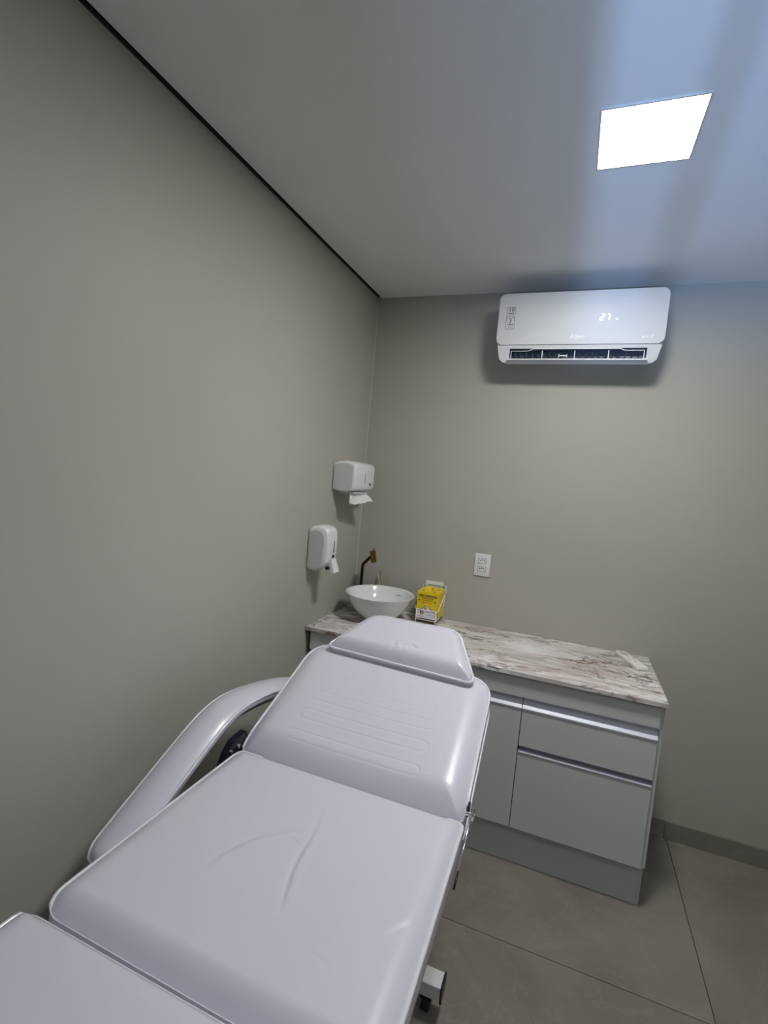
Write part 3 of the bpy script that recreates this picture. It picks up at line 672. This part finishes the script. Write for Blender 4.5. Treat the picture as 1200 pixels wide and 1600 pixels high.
# ------------------------------------------------------------------ air conditioner
ac = thing('air_conditioner', 'white wall-mounted split air conditioner showing 27 under the ceiling', 'air conditioner', (1.07, 0, 2.39))
AX0, AX1 = .712, 1.432
m = MB()
fp = rrect(AX0, AX1, 2.283, 2.522, [.030, .030, .030, .030], 6)
V = []; n = len(fp); cen = Vector(((AX0 + AX1) / 2, 2.40))
def insf(p, ins):
    return (p[0] - math.copysign(min(ins, abs(p[0] - cen.x)), p[0] - cen.x), p[1] - math.copysign(min(ins, abs(p[1] - cen.y)), p[1] - cen.y))
for (ins, y) in ((0.002, -.180), (0, -.184), (0, -.196), (.0012, -.1995), (.004, -.201)):
    for p in fp: q = insf(p, ins); V.append((q[0], y, q[1]))
F = [(i * n + j, i * n + (j + 1) % n, (i + 1) * n + (j + 1) % n, (i + 1) * n + j) for i in range(4) for j in range(n)] + [tuple(range(n)), tuple(4 * n + j for j in range(n))]
panel = link('front_panel', V, F, M['ac'], ac, smooth=True, sharp=35)
# body: upper box plus tapered lower part with the outlet opening
bp_ = rrect(AX0 + .006, AX1 - .006, 2.270, 2.518, [.01, .02, .02, .01], 5)
m = MB(); m.prism([(x, -.180, z) for x, z in bp_], (0, .1795, 0), 'y')
rows = [(-.196, 2.282, .010), (-.1905, 2.268, .011), (-.174, 2.222, .020), (-.169, 2.209, .036), (-.160, 2.2035, .054)]
ox0, ox1 = .780, 1.368
V = []; F = []
for (y, z, ins) in rows:
    for x in (AX0 + ins, ox0, ox1, AX1 - ins): V.append((x, y, z))
for (y, z, ins) in rows:
    for x in (AX0 + ins, AX1 - ins): V.append((x, -.0008, max(z, 2.255)))
nR = len(rows)
for r in range(nR - 1):
    for c in range(3):
        if c == 1 and r == 1: continue
        F.append((r * 4 + c, r * 4 + c + 1, (r + 1) * 4 + c + 1, (r + 1) * 4 + c))
    F.append((r * 4, (r + 1) * 4, 4 * nR + (r + 1) * 2, 4 * nR + r * 2))
    F.append((r * 4 + 3, (r + 1) * 4 + 3, 4 * nR + (r + 1) * 2 + 1, 4 * nR + r * 2 + 1))
r = nR - 1; F.append((r * 4, r * 4 + 1, r * 4 + 2, r * 4 + 3, 4 * nR + r * 2 + 1, 4 * nR + r * 2))
m.add(V, F); m.build('housing', M['ac'], ac)
m = MB()  # outlet cavity behind the opening
c0 = [(-.1905, 2.268), (-.174, 2.222), (-.130, 2.235), (-.130, 2.268)]
m.add([(ox0, y, z) for y, z in c0] + [(ox1, y, z) for y, z in c0], [(1, 2, 6, 5), (2, 3, 7, 6), (3, 0, 4, 7), (0, 1, 2, 3), (4, 5, 6, 7)])
m.build('outlet_cavity', mat('outlet_interior', (.10, .13, .18), .4), ac)
m = MB(); m.prism([(ox0 - .006, -.190, 2.2215), (ox0 - .006, -.150, 2.2265), (ox0 - .006, -.150, 2.2235), (ox0 - .006, -.191, 2.2165)], (ox1 - ox0 + .012, 0, 0), 'x')
flap = m.build('flap', M['ac'], ac)
m = MB(); m.tube([(ox0 + .006, -.1905, 2.2560), (ox0 + .085, -.1905, 2.2560), (ox0 + .110, -.1925, 2.2655), (ox0 + .48, -.1925, 2.2655), (ox0 + .50, -.1905, 2.2575), (ox1 - .008, -.1905, 2.2575)], .0019, 6)
for k in range(5):
    x = ox0 + .008 + k * (ox1 - ox0 - .018) / 4
    m.prism([(x - .0018, -.192, 2.2575), (x - .0018, -.188, 2.2185), (x - .0018, -.182, 2.2185), (x - .0018, -.188, 2.2575)], (.0036, 0, 0), 'x')
m.build('flap_frame', M['ac'], ac)
for k in range(21):
    x = ox0 + .020 + k * .0268
    MB().prism([(x, -.165, 2.235), (x + .005, -.140, 2.232), (x + .005, -.140, 2.258), (x, -.160, 2.256)], (.0012, 0, 0), 'x').build('vane', M['vane'], ac)
m = MB(); m.box(ox0 + .222, ox0 + .262, -.180, -.174, 2.236, 2.240); m.box(ox0 + .222, ox0 + .226, -.180, -.170, 2.230, 2.246); m.box(ox0 + .258, ox0 + .262, -.180, -.170, 2.230, 2.243); m.build('vane_lever', M['ac'], ac)
# printed sticker, logos and the lit temperature
YF = -.2013
sx0, sx1, sz0, sz1 = .751, .790, 2.357, 2.458; zm = 2.408
m = MB()
for a, b in (((sx0, sz0), (sx1, sz0)), ((sx1, sz0), (sx1, sz1)), ((sx1, sz1), (sx0, sz1)), ((sx0, sz1), (sx0, sz0)), ((sx0, zm), (sx1, zm))): m.tube([(a[0], YF, a[1]), (b[0], YF, b[1])], .0009, 4)
st = m.build('sticker', M['ink_grey'], ac)
xm = (sx0 + sx1) / 2
text('lettering', '10', .027, M['ink_grey'], st, (xm + .001, YF, 2.4455), (1, 0, 0), (0, 0, 1), .0003, bold=.0006)
text('lettering', 'ANOS', .0095, M['ink_grey'], st, (xm, YF, 2.4285), (1, 0, 0), (0, 0, 1), .0003, bold=.0005)
text('lettering', 'garantia', .0095, M['ink_grey'], st, (xm, YF, 2.418), (1, 0, 0), (0, 0, 1), .0003)
text('lettering', '3', .027, M['ink_grey'], st, (xm, YF, 2.394), (1, 0, 0), (0, 0, 1), .0003, bold=.0006)
text('lettering', 'ANOS', .0095, M['ink_grey'], st, (xm, YF, 2.377), (1, 0, 0), (0, 0, 1), .0003, bold=.0005)
text('lettering', 'total', .0085, M['ink_grey'], st, (xm, YF, 2.367), (1, 0, 0), (0, 0, 1), .0003)
SEG = {'2': 'abged', '7': 'abc'}
def seven(ch, ox, oz, w, h):
    m = MB(); sh = lambda x, z: (ox + x + (z / h) * .006, YF, oz + z)
    g = .0014; C = dict(a=((g, h), (w - g, h)), b=((w, h - g), (w, h / 2 + g)), c=((w, h / 2 - g), (w, g)), d=((g, 0), (w - g, 0)), e=((0, g), (0, h / 2 - g)), g=((g, h / 2), (w - g, h / 2)))
    for s_ in SEG[ch]: (p, q) = C[s_]; m.tube([sh(*p), sh(*q)], .0019, 6)
    return m
dsp = seven('2', 1.163, 2.3875, .014, .027).build('temperature_digit', M['led'], ac)
seven('7', 1.187, 2.3875, .012, .027).build('temperature_digit', M['led'], ac)
m = MB(); m.lathe([(0, 0), (.0034, 0), (.0034, .0006), (0, .0006)], 1.232, YF, 2.391, 12, mtx=Matrix.Rotation(math.pi / 2, 4, 'X')); m.build('indicator_light', M['led'], ac)
text('logo', 'Elgin', .026, M['silver_ink'], ac, (1.074, YF, 2.3175), (1, 0, 0), (0, 0, 1), .0006, sx=1.25, shear=.35, bold=.0003)
text('logo', 'Elgin', .026, M['ink_grey'], ac, (1.0728, YF + .0004, 2.3165), (1, 0, 0), (0, 0, 1), .0003, sx=1.25, shear=.35)
text('logo', 'eco II', .018, M['silver_ink'], ac, (1.360, YF, 2.3135), (1, 0, 0), (0, 0, 1), .0006, sx=1.1, shear=.35, bold=.0004)
